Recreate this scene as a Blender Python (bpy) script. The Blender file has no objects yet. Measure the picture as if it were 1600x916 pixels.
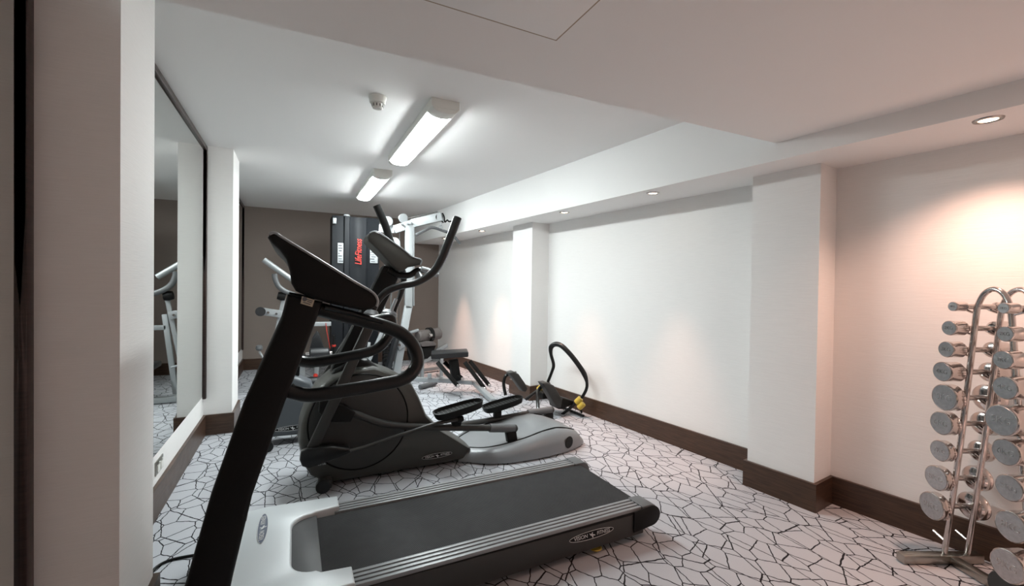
import bpy, bmesh, math, random
from mathutils import Vector, Matrix, Euler
random.seed(7)
S = bpy.context.scene
COL = S.collection

# ------------------------------------------------------------------ camera
F_PX, YAW, PITCH, ROLL, EYE = 686.4, .4615, .0121, .0136, 1.5
fwd = Vector((math.sin(YAW)*math.cos(PITCH), math.cos(YAW)*math.cos(PITCH), -math.sin(PITCH)))
rt0 = Vector((math.cos(YAW), -math.sin(YAW), 0)); up0 = rt0.cross(fwd)
rgt = rt0*math.cos(ROLL)+up0*math.sin(ROLL); upv = up0*math.cos(ROLL)-rt0*math.sin(ROLL)
cd = bpy.data.cameras.new('camera'); cam = bpy.data.objects.new('camera', cd); COL.objects.link(cam)
cd.sensor_width = 36; cd.lens = F_PX/1600*36; cd.clip_start = .05; cd.clip_end = 60
m = Matrix((rgt, upv, -fwd)).transposed().to_4x4(); m.translation = Vector((0, 0, EYE)); cam.matrix_world = m
S.camera = cam
# ------------------------------------------------------------------ world and exposure
W = bpy.data.worlds.new('world'); S.world = W; W.use_nodes = True
W.node_tree.nodes['Background'].inputs[0].default_value = (.9, .8, .65, 1)
W.node_tree.nodes['Background'].inputs[1].default_value = .05
S.view_settings.view_transform = 'Standard'; S.view_settings.look = 'None'
S.view_settings.gamma = 1; S.view_settings.use_curve_mapping = False
S.view_settings.exposure = 0.78
TUBE = 55.0        # emission of the fluorescent diffusers
SPOT = 70.0       # watts of each downlight
WARM = (1.0, .60, .46)

# ------------------------------------------------------------------ points: where a sight line meets a plane of the room
EYEP = Vector((0, 0, EYE))
def ray(px, py): return fwd+rgt*((px-800)/F_PX)+upv*((458-py)/F_PX)
def aty(px, py, y): r = ray(px, py); return EYEP+r*(y/r.y)
def atz(px, py, z): r = ray(px, py); return EYEP+r*((z-EYE)/r.z)

# ------------------------------------------------------------------ materials
def mat(name, col, rough=.6, metal=0, coat=0, bump=None, vary=0, spec=.5):
    M = bpy.data.materials.new(name); M.use_nodes = True; n = M.node_tree.nodes; l = M.node_tree.links
    b = n['Principled BSDF']; b.inputs['Base Color'].default_value = (*col, 1)
    b.inputs['Roughness'].default_value = rough; b.inputs['Metallic'].default_value = metal
    b.inputs['Coat Weight'].default_value = coat; b.inputs['Specular IOR Level'].default_value = spec
    tc = n.new('ShaderNodeTexCoord')
    if bump:
        mp = n.new('ShaderNodeMapping'); mp.inputs['Scale'].default_value = bump[0]
        nz = n.new('ShaderNodeTexNoise'); nz.inputs['Scale'].default_value = 1; nz.inputs['Detail'].default_value = 3
        bp = n.new('ShaderNodeBump'); bp.inputs['Strength'].default_value = bump[1]; bp.inputs['Distance'].default_value = .002
        l.new(tc.outputs['Object'], mp.inputs[0]); l.new(mp.outputs[0], nz.inputs[0]); l.new(nz.outputs[0], bp.inputs['Height']); l.new(bp.outputs[0], b.inputs['Normal'])
        if vary:
            mx = n.new('ShaderNodeMapRange'); mx.inputs[3].default_value = 1-vary; mx.inputs[4].default_value = 1+vary
            ml = n.new('ShaderNodeVectorMath'); ml.operation = 'SCALE'; ml.inputs[0].default_value = col
            l.new(nz.outputs[0], mx.inputs[0]); l.new(mx.outputs[0], ml.inputs['Scale']); l.new(ml.outputs[0], b.inputs['Base Color'])
    else:
        nz = n.new('ShaderNodeTexNoise'); nz.inputs['Scale'].default_value = 14; nz.inputs['Detail'].default_value = 4
        mx = n.new('ShaderNodeMapRange'); mx.inputs[3].default_value = rough*.88; mx.inputs[4].default_value = min(1, rough*1.12)
        l.new(tc.outputs['Object'], nz.inputs[0]); l.new(nz.outputs[0], mx.inputs[0]); l.new(mx.outputs[0], b.inputs['Roughness'])
    return M
def emis(name, col, s):
    M = mat(name, (.9, .9, .9), .4); b = M.node_tree.nodes['Principled BSDF']
    b.inputs['Emission Color'].default_value = (*col, 1); b.inputs['Emission Strength'].default_value = s
    return M
def wood(name, c1, c2):
    M = mat(name, c1, .38); n = M.node_tree.nodes; l = M.node_tree.links; b = n['Principled BSDF']
    tc = n.new('ShaderNodeTexCoord'); mp = n.new('ShaderNodeMapping'); mp.inputs['Scale'].default_value = (5, 5, 90)
    nz = n.new('ShaderNodeTexNoise'); nz.inputs['Scale'].default_value = 1.2; nz.inputs['Detail'].default_value = 6; nz.inputs['Distortion'].default_value = .6
    cr = n.new('ShaderNodeValToRGB'); cr.color_ramp.elements[0].position = .35; cr.color_ramp.elements[0].color = (*c1, 1)
    cr.color_ramp.elements[1].position = .7; cr.color_ramp.elements[1].color = (*c2, 1)
    l.new(tc.outputs['Object'], mp.inputs[0]); l.new(mp.outputs[0], nz.inputs[0]); l.new(nz.outputs[0], cr.inputs[0]); l.new(cr.outputs[0], b.inputs['Base Color'])
    return M
def carpet():
    M = mat('carpet', (.6, .6, .6), .95, spec=.1); n = M.node_tree.nodes; l = M.node_tree.links; b = n['Principled BSDF']
    tc = n.new('ShaderNodeTexCoord')
    nz = n.new('ShaderNodeTexNoise'); nz.inputs['Scale'].default_value = 26; nz.inputs['Detail'].default_value = 1
    sub = n.new('ShaderNodeVectorMath'); sub.operation = 'SUBTRACT'; sub.inputs[1].default_value = (.5, .5, .5)
    sc = n.new('ShaderNodeVectorMath'); sc.operation = 'SCALE'; sc.inputs['Scale'].default_value = .012
    ad = n.new('ShaderNodeVectorMath'); ad.operation = 'ADD'
    l.new(tc.outputs['Object'], nz.inputs[0]); l.new(nz.outputs[1], sub.inputs[0]); l.new(sub.outputs[0], sc.inputs[0]); l.new(sc.outputs[0], ad.inputs[0]); l.new(tc.outputs['Object'], ad.inputs[1])
    def vor(scale, rot, str_, lo, hi):
        mp = n.new('ShaderNodeMapping'); mp.inputs['Rotation'].default_value = (0, 0, rot); mp.inputs['Scale'].default_value = str_
        v = n.new('ShaderNodeTexVoronoi'); v.voronoi_dimensions = '2D'; v.feature = 'DISTANCE_TO_EDGE'; v.inputs['Scale'].default_value = scale
        r = n.new('ShaderNodeMapRange'); r.inputs[1].default_value = lo; r.inputs[2].default_value = hi; r.inputs[3].default_value = 0; r.inputs[4].default_value = 1
        l.new(ad.outputs[0], mp.inputs[0]); l.new(mp.outputs[0], v.inputs['Vector']); l.new(v.outputs['Distance'], r.inputs[0]); return r
    a = vor(8.3, .5, (1, .76, 1), .019, .028); c = vor(5.6, 2.5, (1, .52, 1), .012, .018)
    mn = n.new('ShaderNodeMath'); mn.operation = 'MINIMUM'; l.new(a.outputs[0], mn.inputs[0]); l.new(c.outputs[0], mn.inputs[1])
    fz = n.new('ShaderNodeTexNoise'); fz.inputs['Scale'].default_value = 420; fz.inputs['Detail'].default_value = 2
    l.new(tc.outputs['Object'], fz.inputs[0])
    fr = n.new('ShaderNodeMapRange'); fr.inputs[3].default_value = .86; fr.inputs[4].default_value = 1.12; l.new(fz.outputs[0], fr.inputs[0])
    mx = n.new('ShaderNodeMix'); mx.data_type = 'RGBA'; mx.inputs[6].default_value = (.018, .016, .018, 1); mx.inputs[7].default_value = (.455, .465, .495, 1)
    l.new(mn.outputs[0], mx.inputs[0])
    ml = n.new('ShaderNodeVectorMath'); ml.operation = 'SCALE'; l.new(mx.outputs[2], ml.inputs[0]); l.new(fr.outputs[0], ml.inputs['Scale'])
    l.new(ml.outputs[0], b.inputs['Base Color'])
    bp = n.new('ShaderNodeBump'); bp.inputs['Strength'].default_value = .5; bp.inputs['Distance'].default_value = .003
    l.new(fz.outputs[0], bp.inputs['Height']); l.new(bp.outputs[0], b.inputs['Normal'])
    return M
def belt_mat():
    M = mat('belt', (.03, .031, .033), .7, spec=.2); n = M.node_tree.nodes; l = M.node_tree.links; b = n['Principled BSDF']
    tc = n.new('ShaderNodeTexCoord'); mp = n.new('ShaderNodeMapping'); mp.inputs['Rotation'].default_value = (0, 0, .78)
    v = n.new('ShaderNodeTexVoronoi'); v.voronoi_dimensions = '2D'; v.inputs['Scale'].default_value = 110; v.inputs['Randomness'].default_value = 0
    r = n.new('ShaderNodeMapRange'); r.inputs[1].default_value = .25; r.inputs[2].default_value = .5
    l.new(tc.outputs['Object'], mp.inputs[0]); l.new(mp.outputs[0], v.inputs['Vector']); l.new(v.outputs['Distance'], r.inputs[0])
    mx = n.new('ShaderNodeMix'); mx.data_type = 'RGBA'; mx.inputs[6].default_value = (.05, .05, .052, 1); mx.inputs[7].default_value = (.010, .010, .011, 1)
    l.new(r.outputs[0], mx.inputs[0]); l.new(mx.outputs[2], b.inputs['Base Color'])
    bp = n.new('ShaderNodeBump'); bp.inputs['Strength'].default_value = .6; bp.inputs['Distance'].default_value = .002; bp.invert = True
    l.new(v.outputs['Distance'], bp.inputs['Height']); l.new(bp.outputs[0], b.inputs['Normal'])
    return M
WEAVE = ((9, 9, 240), .35)
m_wall = mat('wallpaper_white', (.84, .83, .815), .75, bump=WEAVE, vary=.05, spec=.3)
m_brown = mat('wallpaper_brown', (.25, .205, .18), .7, bump=WEAVE, vary=.07, spec=.3)
m_ceil = mat('ceiling_paint', (.87, .865, .855), .85, bump=((30, 30, 30), .05), spec=.2)
m_carpet = carpet()
m_base = wood('dark_walnut', (.040, .020, .012), (.085, .045, .026))
m_frame = wood('frame_wood', (.020, .010, .008), (.045, .024, .020))
m_mirror = mat('mirror_glass', (.72, .75, .74), .012, metal=1)
m_mirror.node_tree.nodes['Principled BSDF'].inputs['Base Color'].default_value = (.62, .64, .62, 1)
m_black = mat('black_plastic', (.0065, .0063, .006), .5, spec=.2)
m_blackg = mat('black_gloss_rubber', (.007, .007, .007), .3, coat=.15, spec=.3)
m_dark = mat('charcoal_plastic', (.038, .038, .036), .45, spec=.35)
m_dark2 = mat('dark_olive_plastic', (.058, .058, .052), .42, spec=.4)
m_grey = mat('grey_plastic', (.11, .115, .12), .45)
m_insert = mat('insert_grey', (.055, .056, .058), .5)
m_silver = mat('silver_paint', (.58, .62, .64), .38, metal=.1)
m_rail = mat('rail_grey', (.25, .26, .27), .4, metal=.2)
m_white = mat('white_steel', (.40, .425, .435), .4)
m_lgrey = mat('light_grey_steel', (.33, .35, .36), .38, metal=.2)
m_chrome = mat('chrome', (.62, .58, .56), .13, metal=1)
m_chrome2 = mat('worn_chrome', (.50, .49, .49), .32, metal=1, bump=((60, 60, 60), .5), vary=.25)
m_chromeh = mat('satin_chrome', (.50, .47, .45), .25, metal=1)
m_vinyl = mat('black_vinyl', (.014, .015, .017), .4)
m_brv = mat('brown_grey_foam', (.11, .095, .09), .5)
m_red = mat('red_print', (.75, .045, .03), .5)
m_redp = mat('red_plastic', (.45, .03, .02), .4)
m_logo = mat('logo_silver', (.62, .63, .63), .4)
m_logob = mat('logo_navy', (.10, .12, .17), .4)
m_paper = mat('placard', (.42, .44, .45), .5)
m_papd = mat('placard_print', (.10, .11, .12), .5)
m_cream = mat('cream_sticker', (.50, .44, .33), .5)
m_yellow = mat('brass_yellow', (.55, .40, .06), .35)
m_wplast = mat('white_plastic', (.74, .74, .70), .45)
m_rope = mat('steel_cable', (.05, .05, .05), .4)
m_tube = emis('lit_diffuser', (.93, 1.0, 1.0), TUBE)
m_bulb = emis('lit_bulb', (1, .72, .48), 10)
m_steel = mat('brushed_steel', (.42, .40, .36), .3, metal=1)

# ------------------------------------------------------------------ mesh helpers
def wloc(o):
    v = Vector((0, 0, 0))
    while o: v += o.location; o = o.parent
    return v
class MB:
    def __init__(s): s.b = bmesh.new()
    def box(s, lo, hi, bev=0, rot=None, seg=2):
        lo = Vector(lo); hi = Vector(hi); c = (lo+hi)/2; d = hi-lo
        t = bmesh.new(); bmesh.ops.create_cube(t, size=1)
        for v in t.verts: v.co = Vector((v.co.x*d.x, v.co.y*d.y, v.co.z*d.z))
        if bev: bmesh.ops.bevel(t, geom=t.edges[:], offset=min(bev, .49*min(map(abs, d))), segments=seg, profile=.5, affect='EDGES')
        M = Matrix.Translation(c) @ (rot.to_matrix().to_4x4() if rot else Matrix()); bmesh.ops.transform(t, matrix=M, verts=t.verts)
        s.add(t); return s
    def add(s, t):
        me = bpy.data.meshes.new('t'); t.to_mesh(me); t.free(); s.b.from_mesh(me); bpy.data.meshes.remove(me)
    def beam(s, a, b, w, h, bev=0, upd=(0, 0, 1)):
        """box bar from a to b, w sideways, h along upd"""
        a = Vector(a); b = Vector(b); x = (b-a).normalized(); u = Vector(upd); y = u.cross(x).normalized(); z = x.cross(y)
        L = (b-a).length; t = bmesh.new(); bmesh.ops.create_cube(t, size=1)
        for v in t.verts: v.co = Vector((v.co.x*L, v.co.y*w, v.co.z*h))
        if bev: bmesh.ops.bevel(t, geom=t.edges[:], offset=bev, segments=2, profile=.5, affect='EDGES')
        M = Matrix((x, y, z)).transposed().to_4x4(); M.translation = (a+b)/2
        bmesh.ops.transform(t, matrix=M, verts=t.verts); s.add(t); return s
    def prism(s, pts, ax, a, b, bev=0, seg=2):
        """polygon pts (2D) swept along axis ax ('x','y','z') from a to b"""
        def P(p, q):
            if ax == 'y': return (p[0], q, p[1])
            if ax == 'z': return (p[0], p[1], q)
            return (q, p[0], p[1])
        t = bmesh.new(); v0 = [t.verts.new(P(p, a)) for p in pts]; v1 = [t.verts.new(P(p, b)) for p in pts]
        n = len(pts); t.faces.new(v0); t.faces.new(v1[::-1])
        for i in range(n): t.faces.new((v0[i], v1[i], v1[(i+1) % n], v0[(i+1) % n]))
        bmesh.ops.recalc_face_normals(t, faces=t.faces)
        if bev:
            e = [e for e in t.edges if abs(e.verts[0].co['xyz'.index(ax)]-e.verts[1].co['xyz'.index(ax)]) < 1e-6]
            bmesh.ops.bevel(t, geom=e, offset=bev, segments=seg, profile=.5, affect='EDGES')
        s.add(t); return s
    def poly(s, pts):
        s.b.faces.new([s.b.verts.new(p) for p in pts]); return s
    def tube(s, pts, r, seg=14, smooth=0, flat=1, cap=True, up=None):
        P = [Vector(p) for p in pts]; n = len(P)
        rr = r if isinstance(r, (list, tuple)) else [r]*n
        if smooth and n > 2:
            Q = []; R = []
            for i in range(n-1):
                p0 = P[max(i-1, 0)]; p1 = P[i]; p2 = P[i+1]; p3 = P[min(i+2, n-1)]
                for k in range(smooth):
                    t = k/smooth
                    Q.append(.5*((2*p1)+(p2-p0)*t+(2*p0-5*p1+4*p2-p3)*t*t+(3*p1-p0-3*p2+p3)*t**3)); R.append(rr[i]+(rr[i+1]-rr[i])*t)
            Q.append(P[-1]); R.append(rr[-1]); P, rr = Q, R; n = len(P)
        t = bmesh.new(); rings = []; pu = None
        for i, p in enumerate(P):
            d = (P[min(i+1, n-1)]-P[max(i-1, 0)]).normalized()
            if pu is None:
                a = Vector(up) if up else (Vector((0, 0, 1)) if abs(d.z) < .9 else Vector((0, 1, 0)))
            else: a = pu
            a = (a-d*a.dot(d)).normalized(); pu = a; c = d.cross(a)
            rings.append([t.verts.new(p+(a*math.cos(2*math.pi*k/seg)*flat+c*math.sin(2*math.pi*k/seg))*rr[i]) for k in range(seg)])
        for i in range(n-1):
            for k in range(seg): t.faces.new((rings[i][k], rings[i][(k+1) % seg], rings[i+1][(k+1) % seg], rings[i+1][k]))
        if cap: t.faces.new(rings[0][::-1]); t.faces.new(rings[-1])
        bmesh.ops.recalc_face_normals(t, faces=t.faces); s.add(t); return s
    def lathe(s, prof, o, ax=(0, 0, 1), seg=28):
        """prof: (radius, height) pairs turned about ax at o"""
        o = Vector(o); z = Vector(ax).normalized(); x = (Vector((1, 0, 0)) if abs(z.x) < .8 else Vector((0, 1, 0))); x = (x-z*x.dot(z)).normalized(); y = z.cross(x)
        t = bmesh.new(); rings = []
        for r, h in prof:
            if r < 1e-6: rings.append([t.verts.new(o+z*h)])
            else: rings.append([t.verts.new(o+z*h+(x*math.cos(2*math.pi*k/seg)+y*math.sin(2*math.pi*k/seg))*r) for k in range(seg)])
        for A, B in zip(rings, rings[1:]):
            if len(A) == 1 and len(B) == 1: continue
            for k in range(seg):
                k2 = (k+1) % seg
                if len(A) == 1: t.faces.new((A[0], B[k2], B[k]))
                elif len(B) == 1: t.faces.new((A[k], A[k2], B[0]))
                else: t.faces.new((A[k], A[k2], B[k2], B[k]))
        bmesh.ops.recalc_face_normals(t, faces=t.faces); s.add(t); return s
    def cyl(s, a, b, r, seg=24, bev=.004):
        a = Vector(a); b = Vector(b); L = (b-a).length; bev = min(bev, r*.4, L*.4)
        return s.lathe([(0, 0), (r-bev, 0), (r, bev), (r, L-bev), (r-bev, L), (0, L)], a, b-a, seg)
    def rings(s, R):
        """loft through lists of points (closed rings), capped"""
        t = bmesh.new(); V = [[t.verts.new(p) for p in r] for r in R]; n = len(R[0])
        for A, B in zip(V, V[1:]):
            for k in range(n): t.faces.new((A[k], A[(k+1) % n], B[(k+1) % n], B[k]))
        t.faces.new(V[0][::-1]); t.faces.new(V[-1]); bmesh.ops.recalc_face_normals(t, faces=t.faces); s.add(t); return s
    def text(s, txt, size, o, xd, yd, ext=.0006, sx=1, shear=0):
        cu = bpy.data.curves.new('t', 'FONT'); cu.body = txt; cu.size = size; cu.extrude = ext; cu.align_x = 'CENTER'; cu.align_y = 'CENTER'; cu.shear = shear
        ob = bpy.data.objects.new('t', cu); me = bpy.data.meshes.new_from_object(ob)
        x = Vector(xd).normalized(); y = Vector(yd).normalized(); z = x.cross(y); M = Matrix((x*sx, y, z)).transposed().to_4x4(); M.translation = Vector(o)
        me.transform(M); s.b.from_mesh(me); bpy.data.meshes.remove(me); bpy.data.objects.remove(ob); bpy.data.curves.remove(cu); return s
    def build(s, name, material, parent=None, origin=None, sharp=32, flat=False):
        b = s.b; bmesh.ops.remove_doubles(b, verts=b.verts, dist=1e-6)
        o = wloc(parent) if parent else Vector(origin or (0, 0, 0))
        for v in b.verts: v.co -= o
        b.normal_update(); a = math.radians(sharp)
        for f in b.faces: f.smooth = not flat
        for e in b.edges:
            if len(e.link_faces) == 2 and e.calc_face_angle(0) > a: e.smooth = False
        me = bpy.data.meshes.new(name); b.to_mesh(me); b.free(); me.materials.append(material)
        ob = bpy.data.objects.new(name, me); COL.objects.link(ob)
        if parent: ob.parent = parent
        else: ob.location = o
        return ob
def tag(o, label=None, cat=None, group=None, kind=None):
    if label: o['label'] = label
    if cat: o['category'] = cat
    if group: o['group'] = group
    if kind: o['kind'] = kind
    return o
def thing(name, loc, label, cat, group=None):
    o = bpy.data.objects.new(name, None); COL.objects.link(o); o.location = Vector(loc); o.empty_display_size = .1
    return tag(o, label, cat, group)
def copytree(o, parent=None):
    c = o.copy(); COL.objects.link(c)
    if parent: c.parent = parent
    for ch in list(o.children): copytree(ch, c)
    return c
def struct(o): return tag(o, kind='structure')
V = Vector

# ================================================================== SETTING
XL, YB, YF = -.79, 8.91, -1.7          # left wall, back wall, wall behind the camera
ZC, ZL, ZS = 2.854, 2.49, 2.373        # main ceiling, lowered ceiling, bulkhead soffit
XP = -.55                              # face of the left pillars
def xw(y): return 3.6245-.1024*y       # right wall
def xb(y): return 3.0676-.1024*y       # bulkhead face
T = .12
struct(MB().poly([(XL-.2, YF-.2, 0), (4.1, YF-.2, 0), (4.1, YB+.2, 0), (XL-.2, YB+.2, 0)]).build('floor', m_carpet))
# left wall with its two pillars (one papered surface seen from above)
PY = [(2.01, 2.43), (5.22, 5.74)]
lp = [(XL, YF), (XL, PY[0][0]), (XP, PY[0][0]), (XP, PY[0][1]), (XL, PY[0][1]), (XL, PY[1][0]), (XP, PY[1][0]), (XP, PY[1][1]), (XL, PY[1][1]), (XL, YB+.1), (XL-T, YB+.1), (XL-T, YF)]
struct(MB().prism(lp, 'z', 0, ZC+.05).build('wall_left', m_wall, sharp=20))
# right wall with its two pillars
NP = [V((3.19, 1.745)), V((3.145, 2.205))]; FP = [V((2.83, 5.11)), V((2.79, 5.60))]
rp = [(xw(YF), YF), (xw(1.775), 1.775), tuple(NP[0]), tuple(NP[1]), (xw(2.23), 2.23), (xw(5.13), 5.13), tuple(FP[0]), tuple(FP[1]), (xw(5.62), 5.62), (xw(YB+.1), YB+.1), (xw(YB)+.4, YB+.1), (xw(YF)+T, YF)]
struct(MB().prism(rp, 'z', 0, ZC+.05).build('wall_right', m_wall, sharp=20))
struct(MB().box((XL-T, YB, 0), (xw(YB)+.3, YB+T, ZC+.05)).build('wall_back', m_brown))
struct(MB().box((XL-T, YF-T, 0), (xw(YF)+T, YF, ZC+.05)).build('wall_front', m_wall))
yk = lambda x: 1.932-.025*x
struct(MB().box((XL-.2, 1.0, ZC), (4.1, YB+.2, ZC+.1)).build('ceiling', m_ceil))
struct(MB().prism([(XL-T, YF-T), (xb(YF)+.02, YF-T), (xb(yk(2.87))+.02, yk(2.87)), (XL-T, yk(XL))], 'z', ZL, ZC).build('ceiling', m_ceil))
struct(MB().prism([(xb(YF-T), YF-T), (4.05, YF-T), (xw(YB)+.3, YB+.1), (xb(YB+.1), YB+.1)], 'z', ZS, ZC+.02).build('ceiling', m_ceil))
# baseboards follow the walls and pillars
HB, TB = .193, .022
def offs(line, d):
    out = []
    for i, p in enumerate(line):
        p = V(p); a = (p-V(line[i-1])).normalized() if i else None; b = (V(line[i+1])-p).normalized() if i < len(line)-1 else None
        na = V((-a.y, a.x)) if a else None; nb = V((-b.y, b.x)) if b else None
        if a is None: out.append(p+nb*d)
        elif b is None: out.append(p+na*d)
        else: n = (na+nb); out.append(p+n*d*2/max(n.length_squared, .01))
    return out
def baseboard(name, line, d, h=HB):
    o = offs([V(p) for p in line], d); mb = MB()
    pts = [tuple(p) for p in line]+[tuple(p) for p in o[::-1]]
    mb.prism(pts, 'z', 0, h)
    return struct(mb.build(name, m_base, sharp=20))
baseboard('baseboard_left', lp[:9]+[(XL, YB)], -TB, .2)
baseboard('baseboard_right', rp[:9]+[(xw(YB), YB)], TB)
baseboard('baseboard_back', [(XL, YB), (xw(YB), YB)], -TB)

# ------------------------------------------------------------------ mirrors
def mirror(y0, y1, z0, z1, label):
    x = XL; t = thing('wall_mirror', (x, (y0+y1)/2, z0), label, 'mirror', 'wall mirrors on the left wall'); w = .045; d = .03
    f = MB()
    f.box((x, y0, z0), (x+d, y0+w, z1), .004).box((x, y1-w, z0), (x+d, y1, z1), .004)
    f.box((x, y0+w, z1-w), (x+d, y1-w, z1), .004)
    f.build('frame', m_frame, t)
    MB().box((x+.002, y0+w-.005, z0+w-.005), (x+.014, y1-w+.005, z1-w+.005)).build('mirror_glass', m_mirror, t)
mirror(-1.2, 1.985, .37, 2.47, 'dark framed wall mirror at the extreme left edge, before the near left pillar')
mirror(2.47, 5.20, .37, 2.835, 'tall dark framed wall mirror between the two left pillars')
mirror(5.78, 8.80, .37, 2.835, 'dark framed wall mirror beyond the far left pillar, next to the brown back wall')

# ------------------------------------------------------------------ wall socket under the big mirror
t = thing('wall_socket', (XL, 3.62, .28), 'silver double wall socket low on the white strip under the big mirror', 'socket')
MB().box((XL, 3.52, .255), (XL+.008, 3.70, .345), .003).build('face_plate', m_steel, t)
for k in (0, 1):
    q = MB().box((XL+.006, 3.545+k*.075, .268), (XL+.014, 3.60+k*.075, .318), .004).build('socket_outlet', m_wplast, t)
    MB().box((XL+.012, 3.565+k*.075, .322), (XL+.018, 3.58+k*.075, .336), .001).build('switch', m_wplast, t)

# ------------------------------------------------------------------ ceiling fittings
def fluoro(x, y0, y1, label):
    w = .105; z = ZC; t = thing('fluorescent_light', (x, (y0+y1)/2, z), label, 'ceiling light', 'surface mounted fluorescent lights')
    MB().prism([(x-w, z), (x+w, z), (x+w, z-.06), (x+w-.02, z-.066), (x-w+.02, z-.066), (x-w, z-.06)], 'y', y0, y1, .003).build('housing', m_wplast, t)
    pr = [(x+(w-.016)*math.cos(a), z-.064-.03*math.sin(a)) for a in [math.pi*k/12 for k in range(13)]]
    MB().prism(pr, 'y', y0+.13, y1-.06).build('diffuser', m_tube, t, sharp=60)
    for a, b in ((y0+.002, y0+.13), (y1-.06, y1-.002)):
        pr = [(x+(w-.006)*math.cos(q), z-.060-.038*math.sin(q)) for q in [math.pi*k/12 for k in range(13)]]
        MB().prism(pr, 'y', a, b, .006).build('end_cap', m_wplast, t, sharp=50)
    return t
fluoro(.978, 3.08, 4.70, 'long lit fluorescent batten on the ceiling, the nearer and larger of the two')
fluoro(.922, 5.25, 6.88, 'lit fluorescent batten on the ceiling farther back, above the cable machine')
def downlight(x, y, label, s=1.0, cone=46, ZS=ZS):
    t = thing('recessed_downlight', (x, y, ZS), label, 'downlight', 'recessed downlights along the bulkhead')
    MB().lathe([(.038, -.001), (.042, -.008), (.055, -.006), (.058, 0), (.058, .0), (.038, .0)], (x, y, ZS)).build('trim_ring', m_chromeh, t)
    MB().lathe([(0, .003), (.036, .003), (.036, -.003), (.02, -.006), (0, -.007)], (x, y, ZS), seg=20).build('bulb', m_bulb, t)
    ld = bpy.data.lights.new('downlight_beam', 'SPOT'); ld.energy = SPOT*s; ld.color = WARM; ld.spot_size = math.radians(cone); ld.spot_blend = .9; ld.shadow_soft_size = .03
    lo = bpy.data.objects.new('downlight_beam', ld); COL.objects.link(lo); lo.parent = t; lo.location = (0, 0, -.012)
    return t
downlight(3.10, .92, 'lit recessed downlight in the soffit above the dumbbell rack, nearest and brightest', .85, 130)
downlight(2.90, 3.0, 'recessed downlight in the soffit midway along the wall between the two right pillars')
downlight(2.77, 4.25, 'recessed downlight in the soffit just before the far right pillar')
downlight(2.60, 6.3, 'recessed downlight in the soffit just beyond the far right pillar', 1.5)
downlight(2.44, 7.66, 'recessed downlight in the soffit nearest the brown back wall, behind the pulldown bar', 1.9)
for lx in (2.35,):
    downlight(lx, -.7, 'unseen added fill downlight in the lowered ceiling behind the viewpoint', 4.2, 66, ZL)  # unseen lamp added so floor bounce brightens the lowered ceiling
downlight(3.28, -.75, 'unseen added fill downlight in the soffit behind the viewpoint', 1.25, 110)  # extra lamp out of view, added to light the near end
x, y = .53, 3.27
t = thing('smoke_detector', (x, y, ZC), 'white round smoke detector on the ceiling left of the nearer fluorescent light', 'smoke detector')
MB().lathe([(0, 0), (.062, 0), (.062, -.012), (.058, -.022), (.055, -.045), (.05, -.05), (0, -.05)], (x, y, ZC)).build('base', m_wplast, t)
q = MB().lathe([(0, -.05), (.036, -.05), (.038, -.062), (.036, -.078), (.028, -.086), (0, -.088)], (x, y, ZC)).build('sensor_dome', m_wplast, t)
g = MB()
for k in range(10):
    a = k*math.pi/5; g.box((x+.0365*math.cos(a)-.003, y+.0365*math.sin(a)-.003, ZC-.074), (x+.0365*math.cos(a)+.003, y+.0365*math.sin(a)+.003, ZC-.056), .0005)
g.build('vent_slots', m_dark, q)
t = thing('ceiling_hatch', (.63, 1.2, ZL), 'flush square access hatch outlined in the lowered ceiling at the top of the view', 'access hatch')
MB().box((.335, .90, ZL-.003), (.927, 1.503, ZL+.001), .001).build('hatch_panel', m_ceil, t)
g = MB(); a = .006
g.box((.335-a, .90-a, ZL-.002), (.335, 1.503+a, ZL+.001)).box((.927, .90-a, ZL-.002), (.927+a, 1.503+a, ZL+.001)).box((.335, .90-a, ZL-.002), (.927, .90, ZL+.001)).box((.335, 1.503, ZL-.002), (.927, 1.503+a, ZL+.001))
g.build('hatch_frame', mat('hatch_edge', (.34, .27, .2), .6), t)

# ================================================================== emblem used on the machines: oval badge, wording, winged runner
def emblem(o, xd, yd, L, parent, dark=m_black, two=True, word=True):
    o = V(o); xd = V(xd).normalized(); yd = V(yd).normalized(); z = xd.cross(yd); h = L*.15
    def ell(a, b, n=40): return [o+xd*(a*math.cos(2*math.pi*k/n))+yd*(b*math.sin(2*math.pi*k/n)) for k in range(n)]
    mb = MB(); mb.rings([[p for p in ell(L/2, h/2+.001)], [p+z*.002 for p in ell(L/2, h/2+.001)]]); b = mb.build('badge', dark, parent)
    r = MB(); r.tube([p+z*.002 for p in ell(L/2, h/2)]+[ell(L/2, h/2)[0]+z*.002], .0014*L/.3, seg=6, cap=False); r.build('badge_rim', m_logo, b)
    if word:
        w = MB(); w.text('VISION', h*.66, o-xd*L*.25+z*.0026, xd, yd, sx=.98); w.build('lettering', m_logo, b); w = MB(); w.text('FITNESS', h*.66, o+xd*L*.265+z*.0026, xd, yd, sx=.88); w.build('lettering', m_logo, b)
    f = MB(); e = z*.003; s = h*.62
    f.poly([o+e+xd*p[0]*s+yd*p[1]*s for p in ((-.75, .45), (-.2, .15), (.0, .5), (.2, .45), (.1, .1), (.75, -.1), (.8, -.3), (.25, -.2), (.35, -.6), (.1, -.62), (-.05, -.2), (-.35, -.1))])
    f.build('figure_mark', m_logo, b)

# ================================================================== TREADMILL
ty0, ty1 = 1.975, 2.80
t = thing('treadmill', (.8, 2.39, 0), 'large black and silver treadmill in the foreground with its console towards the left', 'treadmill')
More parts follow.
